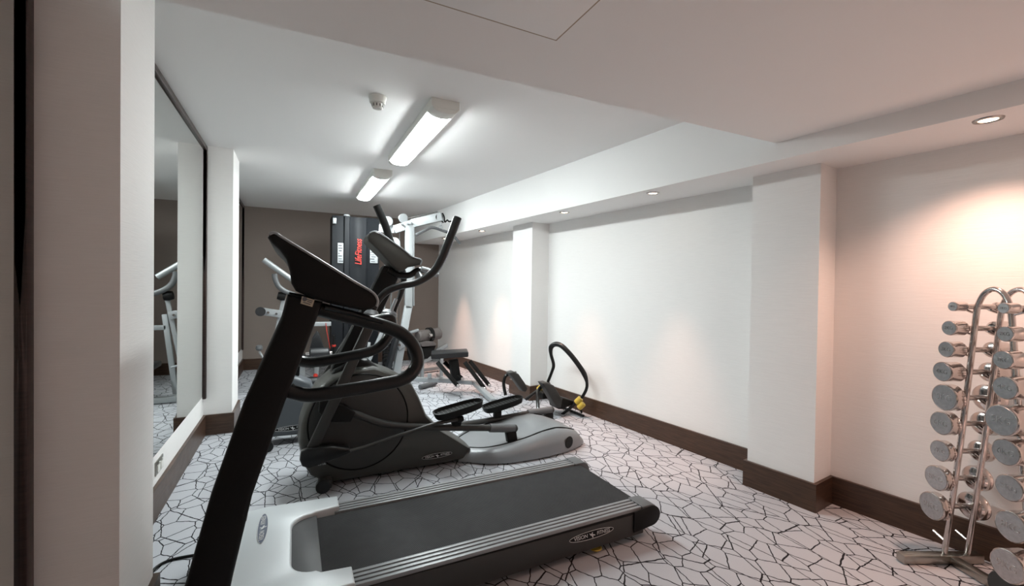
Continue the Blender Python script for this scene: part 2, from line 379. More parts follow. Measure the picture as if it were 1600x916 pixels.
# frame / skirts
fr = MB()
for a, b in ((ty0, ty0+.03), (ty1-.03, ty1)):
    fr.prism([(-.30, .03), (1.88, .045), (1.90, .17), (-.3, .19)], 'y', a, b, .006)
fr.box((-.25, ty0+.03, .06), (1.85, ty1-.03, .15))
for y in (ty0+.05, ty1-.1):
    fr.cyl((1.56, y+.03, 0), (1.56, y+.03, .07), .035); fr.cyl((.1, y+.03, 0), (.1, y+.03, .07), .035)
frame = fr.build('frame', m_dark, t)
MB().cyl((1.56, ty0+.045, .012), (1.56, ty0+.045, .02), .038).build('foot_sticker', m_yellow, frame)
# belt and rollers
bl = MB(); pts = []
for k in range(9): a = math.pi/2-math.pi*k/8; pts.append((1.90+.05*math.cos(a), .142+.05*math.sin(a)))
pts += [(.06, .092), (.06, .192)]
bl.prism(pts, 'y', 2.105, 2.67)
bl.build('running_belt', belt_mat(), t)
for y0, nm in ((ty0+.002, 'near'), (2.675, 'far')):
    rl = MB(); n = 4; w = (.122)/n
    for k in range(n): rl.box((.22, y0+k*w+.005, .175), (1.872, y0+(k+1)*w-.005, .203), .003)
    o = rl.build('foot_rail', m_rail, t)
    MB().box((.22, y0+.002, .17), (1.87, y0+.12, .184)).build('rail_groove', m_black, o)
    # rear cap
    pr = [(1.868, .206)]+[(1.935+.065*math.cos(a), .141+.065*math.sin(a)) for a in [math.pi/2-math.pi*k/10 for k in range(11)]]+[(1.868, .06)]
    MB().prism(pr, 'y', y0-.004 if nm == 'near' else y0-.004, y0+.128, .008).build('end_cap', m_grey, t)
# thin black outer cheek of the near and far end caps
for a, b in ((ty0-.010, ty0-.003), (ty1+.003, ty1+.010)):
    pr = [(1.80, .19)]+[(1.935+.068*math.cos(q), .141+.06*math.sin(q)) for q in [math.pi/2-math.pi*k/10 for k in range(11)]]+[(1.80, .07)]
    MB().prism(pr, 'y', a, b, .002).build('cap_cheek', m_black, t)
# hood
def arc(cx, cy, r, a0, a1, n=8): return [(cx+r*math.cos(a0+(a1-a0)*k/n), cy+r*math.sin(a0+(a1-a0)*k/n)) for k in range(n+1)]
H = math.pi/2
out = [(.245, 1.955), (.245, 2.085)]+[(.12, 2.10)]+arc(.10, 2.22, .10, -H, -2*H, 8)+arc(.10, 2.56, .10, 2*H, H, 8)+[(.12, 2.675), (.245, 2.69), (.245, 2.82), (-.12, 2.85), (-.26, 2.83), (-.33, 2.77), (-.35, 2.6), (-.35, 2.15), (-.32, 1.99), (-.15, 1.955)]
hood = MB().prism(out, 'z', .10, .232, .012, 3).build('motor_hood', m_silver, t)
MB().prism([(.125, 2.105)]+arc(.08, 2.2, .10, -H, -2*H, 6)+arc(.08, 2.58, .10, 2*H, H, 6)+[(.125, 2.67)], 'z', .10, .210, .006).build('belt_cover', m_insert, t)
emblem((-.135, 2.60, .2325), (0, 1, 0), (-1, 0, 0), .31, t, dark=m_logob)
emblem((1.50, ty0-.0005, .128), (1, 0, 0), (0, 0, 1), .30, t)
# uprights
for y0, y1 in ((ty0, ty0+.085), (ty1-.085, ty1)):
    up = MB().prism([(-.445, .06), (-.26, .06), (-.202, .373), (-.141, .666), (-.028, 1.025), (.086, 1.357), (.11, 1.43), (-.022, 1.46), (-.046, 1.36), (-.172, 1.039), (-.275, .705), (-.352, .388)], 'y', y0, y1, .018, 3).build('upright', m_black, t)
    MB().prism([(-.42, .215), (-.21, .215), (-.225, .25), (-.40, .25)], 'y', y0-.005, y1+.005, .01).build('upright_collar', m_blackg, up)
    if y0 == ty0:
        s = MB(); P = [aty(*p, ty0-.002) for p in ((472, 463), (491.5, 469), (488, 480), (469.5, 474.5))]
        s.rings([[p+V((0, .0015, 0)) for p in P], P]); st = s.build('asset_sticker', m_cream, up)
        c = aty(476, 467.5, ty0-.0025); d = MB().cyl(c, c+V((0, -.001, 0)), .009, bev=.0002)
        for k, (a, b) in enumerate((((479.5, 468), (488.5, 470.8)), ((480, 471), (487.5, 473.3)), ((473.5, 472.3), (485, 476)))):
            d.beam(aty(*a, ty0-.003), aty(*b, ty0-.003), .001, .0035)
        d.build('sticker_print', m_papd, st)
# console: side profile carried across the machine
prof = [(418, 371), (421, 366), (427.5, 363.5), (434, 366), (442, 371.5), (500, 407), (555, 441), (578, 454), (587, 462), (590.5, 471), (588, 479), (580, 484), (566, 485), (540, 480), (512, 474), (487, 466), (462, 455), (455, 443), (453, 425), (447, 405), (437, 391), (424, 379)]
P = [aty(*p, 1.965) for p in prof]
cons = MB().prism([(p.x, p.z) for p in P], 'y', 1.965, 2.81, .014, 3).build('console', m_black, t, sharp=50)
for y in (1.967, 2.808):
    MB().tube([V((p.x, y, p.z)) for p in P[1:11]], .0055, smooth=3, seg=8).build('console_rim', m_lgrey, cons)
a, b = P[4], P[7]; n = V((b.z-a.z, 0, -(b.x-a.x))).normalized(); n = n if n.z > 0 else -n
c = a*.42+b*.58
MB().beam(V((a.x, 2.08, a.z))*.9+V((b.x, 2.08, b.z))*.1+n*.001, V((a.x, 2.08, a.z))*.1+V((b.x, 2.08, b.z))*.9+n*.001, .004, .004).build('panel_seam', m_grey, cons)
q = MB(); ctr = V((c.x, 2.39, c.z)); xd = (b-a).normalized()
q.beam(ctr-xd*.11+n*.002, ctr+xd*.11+n*.002, .44, .006, upd=n); q.build('display_panel', m_blackg, cons)
kn = aty(556, 446, 2.03); MB().lathe([(0, 0), (.022, 0), (.02, .012), (0, .016)], V((kn.x, 2.05, kn.z)), n).build('stop_button', m_lgrey, cons)
# handrails
near = [(500, 484), (530, 492), (560, 499), (600, 510), (628, 522), (646, 541), (652.5, 563), (645, 581), (629, 593), (600, 600), (555, 608), (500, 616.5), (478, 618), (458, 613), (450, 608)]
MB().tube([aty(*p, ty0+.042) for p in near], .030, smooth=5).build('handrail', m_blackg, t)
far = [V((.09, 0, 1.36)), V((.25, 0, 1.33)), V((.42, 0, 1.29))]
farp = [(V((p.x, ty1-.042, p.z))) for p in far]+[aty(*p, ty1-.025) for p in ((609, 497), (611, 514), (602, 533), (585, 547), (545, 557), (500, 565), (478, 566), (466, 563))]
MB().tube(farp, .031, smooth=5).build('handrail', m_blackg, t)
g = MB().tube([aty(508, 479.5, ty0+.02), aty(560, 492.5, ty0+.02), aty(598, 503.5, ty0+.02)], .024, smooth=3, flat=.55).build('heart_rate_grip', m_blackg, t)

# power cord of the treadmill on the carpet
P = [atz(*p, .008) for p in ((318, 866), (301, 868), (267, 875), (245, 886), (236, 900), (240, 912))]
P += [V((-.60, 2.62, .008)), V((-.45, 2.60, .008)), V((-.36, 2.72, .02))]
tag(MB().tube(P, .007, smooth=5, seg=8).build('power_cord', m_black, origin=P[2]), 'black power cord looping over the carpet left of the treadmill base', 'power cord')

# ================================================================== ELLIPTICAL
EY = 3.5; EC = 3.70
t = thing('elliptical_trainer', (1.2, EC, 0), 'charcoal elliptical cross trainer with round flywheel housing, standing behind the treadmill', 'exercise machine')
hp = [(467.6, 694), (470, 665), (478.5, 641), (496, 610), (520, 590), (548, 579), (585, 575), (618, 586), (644, 600), (656, 622), (668, 651), (692, 675), (716, 689), (737, 702), (728, 718), (690, 733), (644, 742), (600, 749), (560, 754), (512, 759), (486, 746), (473.6, 728)]
P = [aty(*p, EY) for p in hp]; P = [V((p.x, 0, max(p.z, .025))) for p in P]
cx_, cz_ = sum(p.x for p in P)/len(P), .45
def ringat(y, s, zoff=0): return [V((cx_+(p.x-cx_)*s, y, cz_+(p.z-cz_)*s)) for p in P]
hs = MB().rings([ringat(EY, .955), ringat(EY+.012, .985), ringat(EY+.04, 1.0), ringat(EC, 1.02), ringat(2*EC-EY-.04, 1.0), ringat(2*EC-EY-.012, .985), ringat(2*EC-EY, .955)]).build('flywheel_housing', m_dark2, t, sharp=50)
c = aty(562.5, 659, EY); R = .358
for s, y in ((-1, EY), (1, 2*EC-EY)):
    cc = V((c.x, y, c.z))
    dk = MB().lathe([(0, .022), (R*.5, .022), (R*.9, .017), (R-.004, .008), (R, -.01)], cc, (0, s, 0), 64).build('side_disc', m_dark, hs)
    MB().lathe([(R, .0), (R+.006, .006), (R+.012, 0)], cc, (0, s, 0), 64).build('disc_seam', m_black, dk)
emblem(aty(683, 712, EY-.004), (1, 0, .02), (0, 0, 1), .255, hs)
s = MB(); s.text('E3100', .022, aty(503, 725.5, EY-.003), (1, 0, 0), (0, 0, 1)); s.build('model_marking', m_logo, hs)
MB().prism([(p.x, p.z) for p in [aty(*q, EC) for q in ((500, 606), (520, 575), (548, 560), (572, 560), (590, 572), (628, 592), (600, 605))]], 'y', EC-.11, EC+.11, .03, 3).build('mast_shroud', m_black, hs)
# front foot and transport wheels
ff = MB(); ff.beam((.22, 3.42, .05), (.22, 3.98, .05), .09, .07, .02); ff.build('front_foot', m_dark, t)
for y in (3.40, 3.96): MB().cyl((.20, y, .05), (.20, y+.045, .05), .05).build('transport_wheel', m_blackg, t)
# mast + console
ms = MB().beam(aty(530, 585, EC), aty(612, 420, EC), .12, .16, .03, upd=(1, 0, .5)).build('mast', m_black, t)
cp = [(570, 371), (574, 364), (581, 361.5), (590, 364), (600, 371), (628, 391), (640, 401), (652, 405), (655, 408), (653, 414), (644, 416), (634, 418), (626, 424), (617, 423), (606, 412), (592, 397), (578, 383), (572, 377)]
P2 = [aty(p[0]+4, p[1], EC-.13) for p in cp]
cn = MB().prism([(p.x, p.z) for p in P2], 'y', EC-.13, EC+.13, .014, 3).build('console', m_dark2, t, sharp=50)
MB().tube([V((p.x, EC-.13, p.z)) for p in P2[1:10]], .005, smooth=3, seg=8).build('console_rim', m_lgrey, cn)
# fixed handlebar with silver contact grips
fb = [(606, 422), (622, 430), (640, 430), (652, 423), (664, 422), (674, 426)]
MB().tube([aty(*p, EC-.05) for p in fb], .026, smooth=4).build('fixed_handlebar', m_blackg, t)
g = MB().tube([aty(658, 420, EC-.08), aty(672, 424, EC-.08), aty(684, 430, EC-.08)], .022, smooth=3).build('contact_grip', m_lgrey, t)
MB().cyl(aty(653, 428, EC-.05), aty(659, 436, EC-.1), .03).build('handlebar_knob', m_lgrey, t)
# moving arms
NY, FY = 3.40, 3.97
ha = MB().tube([aty(*p, NY) for p in ((580, 494), (588, 474), (604, 456), (626, 447), (652, 441), (676, 426), (690, 405), (704, 370), (715, 340))], [.024, .025, .027, .028, .029, .031, .033, .034, .034], smooth=5).build('moving_arm', m_blackg, t)
MB().lathe([(.0, .0), (.045, .0), (.06, .025), (.058, .055), (.035, .085), (0, .09)], aty(578, 502, NY), (.25, 0, 1)).build('pivot_boot', m_grey, ha)
ha2 = MB().tube([aty(*p, FY) for p in ((613, 497), (618, 480), (626, 460), (631, 435), (624, 410), (612, 383), (601, 350), (588.5, 321))], [.02, .02, .025, .028, .029, .032, .034, .034], smooth=5).build('moving_arm', m_blackg, t)
MB().tube([aty(610, 489, FY-.03), aty(619, 467, FY-.03)], .016).build('chrome_link', m_lgrey, ha2)
MB().lathe([(.0, .0), (.055, .0), (.075, .02), (.07, .05), (.035, .075), (0, .08)], aty(606, 497, FY), (.2, 0, 1)).build('pivot_boot', m_grey, ha2)
lo = MB().beam(aty(578, 508, NY), aty(487, 703, NY), .04, .075, .015, upd=(1, 0, .3)).build('lower_link', m_dark, t)
lf = MB().beam(aty(556, 515, FY), aty(500, 606, FY), .04, .085, .015, upd=(1, 0, .3)).build('lower_link', m_dark, t)
MB().cyl((aty(579, 499, NY).x, NY-.02, aty(579, 499, NY).z-.03), (aty(579, 499, NY).x+.1, FY, aty(579, 499, NY).z-.03), .03).build('pivot_axle', m_black, t)
# front knuckle and connecting rod
kp = [(468, 720), (470, 708), (480, 702), (520, 698), (546, 701), (549, 708), (530, 716), (500, 727), (482, 733), (472, 730)]
kn = MB().prism([(p.x, p.z) for p in [aty(*q, NY-.05) for q in kp]], 'y', NY-.05, NY+.05, .015, 3).build('knuckle_cover', m_blackg, t)
MB().tube([aty(*p, NY-.01) for p in ((540, 707), (570, 699), (610, 685), (650, 672), (680, 662.5), (718, 655))], .0145, smooth=5).build('connecting_rod', m_dark, t)
MB().lathe([(0, -.025), (.022, -.025), (.027, 0), (.022, .025), (0, .025)], aty(719, 655, NY-.01), (1, 0, .12)).build('rod_end', m_black, t)
# pedal bars, brackets, rollers
def bar(pts, y, foot, knob):
    b = MB().tube([aty(*p, y) for p in pts[:-2]]+[aty(*pts[-2], y)], .031, smooth=4, flat=.85).build('pedal_bar', m_dark, t)
    MB().tube([aty(*pts[-2], y), aty(*pts[-1], y)], [.037, .036]).build('bar_sleeve', m_grey, b)
    e = aty(*pts[-1], y); MB().lathe([(.036, 0), (.032, .02), (.018, .033), (0, .037)], e, (aty(*pts[-1], y)-aty(*pts[-2], y))).build('bar_end', m_dark, b)
    f0, f1 = aty(*foot[0], y), aty(*foot[1], y)
    MB().beam(f0, f1, .06, .095, .012, upd=(1, 0, 0)).build('roller_bracket', m_black, b)
    MB().cyl(f1+V((0, -.03, .01)), f1+V((0, .03, .01)), .035).build('roller', m_blackg, b)
nb = 3.46
bar([(500, 640), (525, 640), (556, 647), (585, 658), (620, 665), (680, 668), (765, 669), (803, 669.5)], nb, ((797, 672), (801, 697)), 0)
MB().prism([(p.x, p.z) for p in [aty(*q, nb-.04) for q in ((500, 622), (540, 634), (556, 645), (548, 660), (515, 660), (498, 645))]], 'y', nb-.045, nb+.03, .012, 3).build('crank_cover', m_black, t)
bar([(640, 681), (700, 667), (745, 660), (780, 654), (825, 646), (861, 640.5)], 3.98, ((857, 645), (857, 657)), 0)
def pedal(c, L, w, ang, y, name='foot_pedal'):
    """foot tray: rounded sole with a raised rim"""
    n = 36; pts = []
    for k in range(n):
        a = 2*math.pi*k/n; ca, sa = math.cos(a), math.sin(a); ex = 2/3.2
        pts.append((L/2*math.copysign(abs(ca)**ex, ca), w/2*math.copysign(abs(sa)**ex, sa)*(1-.12*ca)))
    R = Matrix.Rotation(ang, 3, 'Y')
    def rg(s, z, lift=0): return [V((c.x, y, c.z))+R @ V((p[0]*s, p[1]*s, z+lift*max(0, (p[0]/L+.5))**2 - .35*lift*abs(p[0]/L)))for p in pts]
    o = MB().rings([rg(.80, -.03), rg(.93, -.022), rg(1.0, .03, .0), rg(.955, .032), rg(.90, .004), rg(.5, .003), rg(.05, .003)]).build(name, m_black, t, sharp=40)
    g = MB()
    for k in range(-5, 6): g.beam(V((c.x, y, c.z))+R @ V((k*L*.075, -w*.36, .006)), V((c.x, y, c.z))+R @ V((k*L*.075, w*.36, .006)), .006, .004)
    g.build('tread_ribs', m_insert, o)
    return o
pedal(aty(717, 640, 3.44), .43, .19, math.radians(-10), 3.44)
pedal(aty(786, 632, 3.98), .44, .19, math.radians(-10), 3.98)
MB().beam(aty(716, 650, 3.44), aty(712, 664, nb), .05, .08, .01, upd=(1, 0, 0)).build('pedal_post', m_black, t)
MB().beam(aty(777, 641, 3.98), aty(777, 657, 3.98), .05, .08, .01, upd=(1, 0, 0)).build('pedal_post', m_black, t)
# rear ramp
sec = [(1.27, .18, .085), (1.34, .22, .105), (1.48, .33, .115), (1.65, .385, .14), (1.85, .40, .172), (2.02, .395, .205), (2.18, .375, .212), (2.32, .34, .18), (2.44, .29, .135), (2.51, .24, .07)]
R = []
for x, w, h in sec:
    cy_ = EC
    ring = [(-w, .012), (-w, h*.45), (-w+.025, h*.80), (-w+.07, h*.97), (-w*.45, h), (0, h*1.0), (w*.45, h), (w-.07, h*.97), (w-.025, h*.80), (w, h*.45), (w, .012)]
    R.append([V((x, cy_+a, b)) for a, b in ring])
rp_ = MB().rings(R).build('rear_ramp', m_rail, t, sharp=45)
for s in (-1, 1):
    MB().tube([V((x, EC+s*(w-.115), h*.985+.001)) for x, w, h in sec[1:9]], .006, smooth=4, seg=8).build('ramp_groove', m_black, rp_)
c = V((2.27, EC-.372, .10)); MB().lathe([(0, .004), (.05, .004), (.055, 0)], (2.27, EC-.352, .09), (.3, -1, 0), 24).build('ramp_port', m_black, rp_)

# ================================================================== EXERCISE BIKE behind the treadmill mast
bx, by = -.14, 4.72
t = thing('exercise_bike', (bx, by, 0), 'dark grey exercise bike mostly hidden behind the treadmill mast, badge on its side shroud', 'exercise bike')
sh = MB().prism([(-.36, .09), (.19, .075), (.22, .12), (.205, .42), (.16, .56), (.0, .64), (-.12, .60), (-.30, .42), (-.37, .22)], 'y', by-.13, by+.13, .03, 3).build('shroud', m_grey, t, sharp=45)
bpy.data.objects[sh.name].data.materials[0] = mat('bike_grey', (.085, .095, .105), .4)
emblem((.0, by-.132, .155), (1, 0, .02), (0, 0, 1), .30, sh)
MB().text('FIT', .03, (.14, by-.132, .40), (1, 0, 0), (0, 0, 1)).build('marking', m_logo, sh)
ft = MB(); ft.beam((-.32, by-.24, .05), (-.32, by+.24, .05), .07, .06, .015); ft.build('front_stabiliser', m_black, t)
for y in (by-.27, by+.235): MB().cyl((-.20, y, .05), (-.20, y+.04, .05), .05).build('transport_wheel', m_blackg, t)
MB().beam((.1, by-.24, .04), (.1, by+.24, .04), .06, .05, .015).build('rear_stabiliser', m_black, t)
MB().beam((-.02, by, .58), (-.02, by, .88), .05, .05, .01, upd=(1, 0, 0)).build('seat_post', m_lgrey, t)
MB().rings([[V((-.02+a*s, by+b*s*w, z)) for a, b in [(.13*math.cos(k*math.pi/8), .1*math.sin(k*math.pi/8)) for k in range(16)]] for s, w, z in ((.8, 1, .87), (1, 1, .89), (1, 1, .92), (.85, 1, .935))]).build('saddle', m_vinyl, t)
MB().beam((.02, by, .62), (.06, by, 1.18), .05, .07, .01, upd=(1, 0, 0)).build('handlebar_post', m_black, t)

# ================================================================== CABLE MACHINE
GY = 7.15
t = thing('cable_gym', (.8, GY, 0), 'tall cable weight machine with black shroud and white steel beam at the back', 'weight machine', None)
fx = lambda px: aty(px, 440, GY).x
xs = [fx(p) for p in (518.5, 527, 536, 537.5, 544.5, 546, 571, 573.5, 579, 592)]
dp = [0, -.01, -.015, -.055, -.06, -.02, -.02, -.05, -.015, 0]
poly_ = []
for i, (a, d) in enumerate(zip(xs, dp)):
    poly_.append((a, GY+d))
    if i == 5:
        for k in (1, 2, 3, 4, 5): f = k/6; poly_.append((xs[5]+(xs[6]-xs[5])*f, GY-.02+.035*math.sin(math.pi*f)))
poly_ += [(xs[-1], GY+.42), (xs[0], GY+.42)]
TZ = aty(560, 339.5, GY).z
tw = MB().prism(poly_, 'z', .05, TZ, .004).build('weight_tower_shroud', m_black, t, sharp=25)
tw.data.materials[0] = mat('shroud_grey', (.012, .0135, .016), .55, spec=.18)
MB().lathe([(0, 0), (.05, 0), (.048, .02), (.03, .034), (0, .038)], ((xs[3]+xs[4])/2, GY+.04, TZ)).build('tower_cap', m_white, tw)
MB().text('LifeFitness', .135, ((xs[5]+xs[6])/2+.01, GY-.035, aty(559, 394, GY).z), (0, 0, 1), (-1, 0, 0), ext=.003, sx=.70, shear=.25).build('red_lettering', m_red, tw)
for a, b, za, zb in ((527.5, 536.5, 380, 411), (577.5, 590.5, 384, 411)):
    p0 = aty(a, zb, GY-.025); p1 = aty(b, za, GY-.025)
    pc = MB().box((p0.x, GY-.025, p0.z), (p1.x, GY-.018, p1.z), .001).build('instruction_placard', m_paper, tw)
    g = MB(); random.seed(int(a)); w = p1.x-p0.x; h = p1.z-p0.z
    for k in range(7):
        z = p0.z+h*(.06+.13*k); f = random.uniform(.3, .8); x0 = p0.x+w*random.uniform(.05, .2)
        g.box((x0, GY-.027, z), (x0+w*f, GY-.0245, z+h*.07*random.uniform(.5, 1)))
    g.build('placard_print', m_papd, pc)
p = aty(522, 345, GY-.02); MB().box((p.x-.02, GY-.04, p.z-.045), (p.x+.03, GY-.012, p.z+.04), .004).build('latch', m_lgrey, tw)
# base plinth of the tower and floor rails
MB().box((xs[0]-.03, GY-.1, 0), (xs[-1]+.03, GY+.45, .06), .01).build('tower_plinth', m_lgrey, t)
CY = 6.8
bm_ = MB(); bm_.beam(aty(594, 357, GY-.1), aty(618, 358.5, CY+.05), .07, .12, .006); bm_.beam(aty(616, 359, CY+.05), aty(646, 349, CY), .07, .12, .006); bm_.beam(aty(644, 349.5, CY), aty(691, 338.5, CY-.25), .07, .13, .006)
bmo = bm_.build('top_beam', m_white, t)
g = MB()
for p in ((604, 351), (629, 346), (637, 345.5), (643, 344.5), (679, 337.5)):
    c = aty(p[0], p[1]+4, CY-.07); g.cyl(c+V((0, .06, 0)), c+V((0, -.0, 0)), .016, 12)
g.build('bolts', m_lgrey, bmo)
col = MB(); col.beam(aty(639, 352, CY), aty(638, 482, CY), .09, .11, .006, upd=(1, 0, 0)); col.beam(aty(638, 478, CY), aty(616, 600, CY), .09, .11, .006, upd=(1, 0, 0))
col = col.build('column', m_white, t)
MB().beam(aty(645.5, 352, CY-.0), aty(645.5, 478, CY), .092, .02, .002, upd=(1, 0, 0)).build('column_edge', m_lgrey, col)
for p in ((606, 346, .075), (630, 341, .07)):
    c = aty(p[0], p[1], CY+.02); MB().lathe([(0, -.02), (p[2]*.9, -.02), (p[2], -.014), (p[2]*.8, 0), (p[2], .014), (p[2]*.9, .02), (0, .02)], c, (0, 1, 0)).build('pulley', m_lgrey, bmo)
c = aty(686, 340, CY-.22); MB().lathe([(0, -.02), (.06, -.02), (.05, 0), (.06, .02), (0, .02)], c, (0, 1, 0)).build('pulley', m_black, bmo)
for pa, pb in (((611, 362), (611, 520)), ((624.5, 360), (623, 506)), ((633, 342), (684, 331))):
    MB().tube([aty(*pa, CY+.02), aty(*pb, CY+.02 if pb[1] > 400 else CY-.22)], .006, seg=6).build('cable', m_rope, t)
# white pulley carriage
pc = MB(); c = aty(616, 380, CY-.02); w = .085
z0 = aty(616, 408, CY-.02).z
pc.prism([(c.x-w, z0), (c.x+w, z0)]+[(c.x+w*math.cos(a), c.z+w*math.sin(a)) for a in [math.pi*k/10 for k in range(11)]], 'y', CY-.05, CY+.01, .006)
pc = pc.build('pulley_bracket', m_white, t)
MB().cyl(V((c.x-.01, CY-.065, c.z)), V((c.x-.01, CY-.05, c.z)), .018).build('bolts', m_lgrey, pc)
# hook and pulldown bar
HY = CY-.24
hk = MB(); hk.tube([aty(*p, HY) for p in ((691, 333), (694, 339), (695, 347), (699, 344), (701, 346), (705, 346))], .012, smooth=4, seg=8)
hk.tube([aty(*p, HY) for p in ((689, 340), (690, 345), (693, 348))], .01, smooth=4, seg=8); hk.build('bar_hook', m_black, bmo)
lk = MB(); lk.tube([aty(688, 342, HY), aty(688.5, 356, HY)], .008, seg=6); lk.tube([aty(*p, HY) for p in ((686, 358), (687, 353), (690, 352.5), (691, 357), (689, 360))], .01, smooth=3, seg=8); lk.build('chain_link', m_lgrey, t)
MB().tube([aty(*p, HY) for p in ((649.5, 367.5), (662, 361), (673, 356), (682, 357), (690, 360), (700, 363.5), (709, 369), (719, 381))], .022, smooth=4, seg=10).build('pulldown_bar', m_grey, t)
# guide tubes and weight stack glimpsed low down
sk = MB()
for k in range(14): z = .12+.055*k; sk.box((1.26, 6.98, z), (1.40, 7.13, z+.045), .004)
sk.build('weight_stack', m_blackg, t)
for gx in (1.28, 1.38): MB().cyl((gx, 7.06, .06), (gx, 7.06, 2.3), .010, 10).build('guide_rod', m_lgrey, t)
fa = MB(); fa.beam(aty(560, 600, CY), aty(600, 512, CY), .05, .05, .006, upd=(1, 0, 0)); fa.beam(aty(573, 560, CY), aty(577, 535, CY), .04, .04, .006, upd=(1, 0, 0)); fa.build('support_strut', m_lgrey, t)
# black back pad seen through the handrail loop
MB().beam(aty(604, 583, CY-.12), aty(621, 522, CY-.12), .22, .06, .02, upd=(1, 0, .2)).build('back_pad', m_vinyl, t)
ar = MB(); ar.prism([(p.x, p.z) for p in [aty(*q, CY-.1) for q in ((615, 526), (636, 531), (634, 540), (624, 548))]], 'y', CY-.1, CY-.06, .004); ar.build('gusset', m_lgrey, t)
MB().cyl(aty(624.5, 539.5, CY-.11), aty(624.5, 539.5, CY-.16), .02, 14).build('pivot_bolt', m_chrome, t)
MB().prism([(p.x, p.z) for p in [aty(*q, CY-.05) for q in ((637, 537), (644, 536), (648, 545), (650, 562), (640, 563), (637, 552))]], 'y', CY-.09, CY+.02, .01).build('foot_block', m_black, t)
# left station: arms, leg rollers, seat back
LY = 6.9
ga = MB().tube([aty(412, 406, LY), aty(433, 421, LY), aty(456, 437, LY)], .037, smooth=3).build('press_handle', m_lgrey, t)
MB().tube([aty(*p, LY-.1) for p in ((429, 428), (430, 436), (435, 447), (445, 455), (460, 461))], .034, smooth=4).build('press_grip', m_grey, t)
MB().lathe([(0, -.05), (.05, -.05), (.062, 0), (.05, .05), (0, .05)], aty(440, 463, LY-.05), (1, 0, -.2)).build('adjuster_knob', m_black, t)
MB().beam(aty(443, 466, LY), aty(424, 560, LY), .04, .05, .005, upd=(1, 0, 0)).build('arm_post', m_lgrey, t)
MB().beam(aty(411, 487, LY-.05), aty(440, 491, LY-.05), .03, .10, .004, upd=(0, 0, 1)).build('pad_bracket', m_lgrey, t)
g = MB()
for p in ((419, 488.5), (432, 490.5)): g.cyl(aty(*p, LY-.07), aty(*p, LY-.09), .014, 12)
g.build('bolts', m_chrome, t)
MB().cyl(aty(407, 487, LY-.14), aty(407, 487, LY+.12)+V((0, 0, 0)), .062).build('arm_roller', m_vinyl, t)
MB().lathe([(0, 0), (.035, .0), (.045, .03), (.035, .06), (0, .065)], aty(405, 547, LY), (0, -.2, 1)).build('seat_knob', m_grey, t)
p = aty(405, 549, LY); MB().tube([p, (p.x+.05, LY, p.z-.10), (p.x+.25, LY+.02, p.z-.16)], .014).build('knob_stem', m_lgrey, t)
MB().prism([(p.x, p.z) for p in [aty(*q, LY) for q in ((484, 545), (488, 528), (495, 517), (499, 521), (507, 545))]], 'y', LY-.02, LY+.06, .01).build('seat_back', m_vinyl, t)
for a, b in (((483, 553), (515, 551.5)), ((477, 598), (508, 596))):
    MB().cyl(aty(*a, LY-.25), aty(*b, LY-.25), .075, bev=.02).build('leg_roller', m_vinyl, t)
    MB().cyl(aty(a[0]-6, a[1]+.3, LY-.25), aty(b[0]+4, b[1]-.3, LY-.25), .025, 14).build('roller_axle', m_chrome, t)
lw = MB(); lw.beam(aty(492, 612, LY-.1), aty(496, 560, LY-.1), .05, .06, .006, upd=(1, 0, 0)); lw.beam((-.25, LY-.1, .045), (.95, LY-.1, .045), .09, .07, .006); lw.beam((-.2, LY-.1, .04), (-.2, LY+.6, .04), .08, .06, .006)
lw.beam((-.2, LY+.1, .05), (-.08, LY+.1, 1.1), .05, .06, .006, upd=(1, 0, 0)); lw.beam((-.1, LY+.1, .93), (.50, LY+.1, .93), .05, .06, .006); lw.build('station_frame', m_lgrey, t)
MB().box((-.05, LY-.28, .44), (.30, LY+.12, .51), .02).build('seat', m_vinyl, t)
MB().beam((.12, LY-.1, .05), (.12, LY-.1, .46), .06, .07, .006, upd=(1, 0, 0)).build('seat_post', m_lgrey, t)
MB().cyl(aty(493, 586, LY-.2), aty(493, 591, LY-.26), .03, 16).build('red_knob', m_redp, t)
q = MB().cyl(aty(521.5, 524, LY-.05), aty(521.5, 556, LY-.05), .018, 12).build('selector_pin', m_black, t)
MB().cyl(aty(521.5, 539, LY-.05), aty(521.5, 542, LY-.05), .03, 12).build('red_knob', m_redp, q)
cy_ = MB().tube([aty(509, 505, LY+.05), aty(511, 520, LY+.05), aty(516, 545, LY+.05)], .006, seg=6).build('coiled_cord', m_redp, t)
# right foot rails on the carpet
fr = MB(); fr.beam(atz(612, 585, .06), atz(690, 574, .06), .08, .06, .008); fr.build('floor_rail', m_lgrey, t)

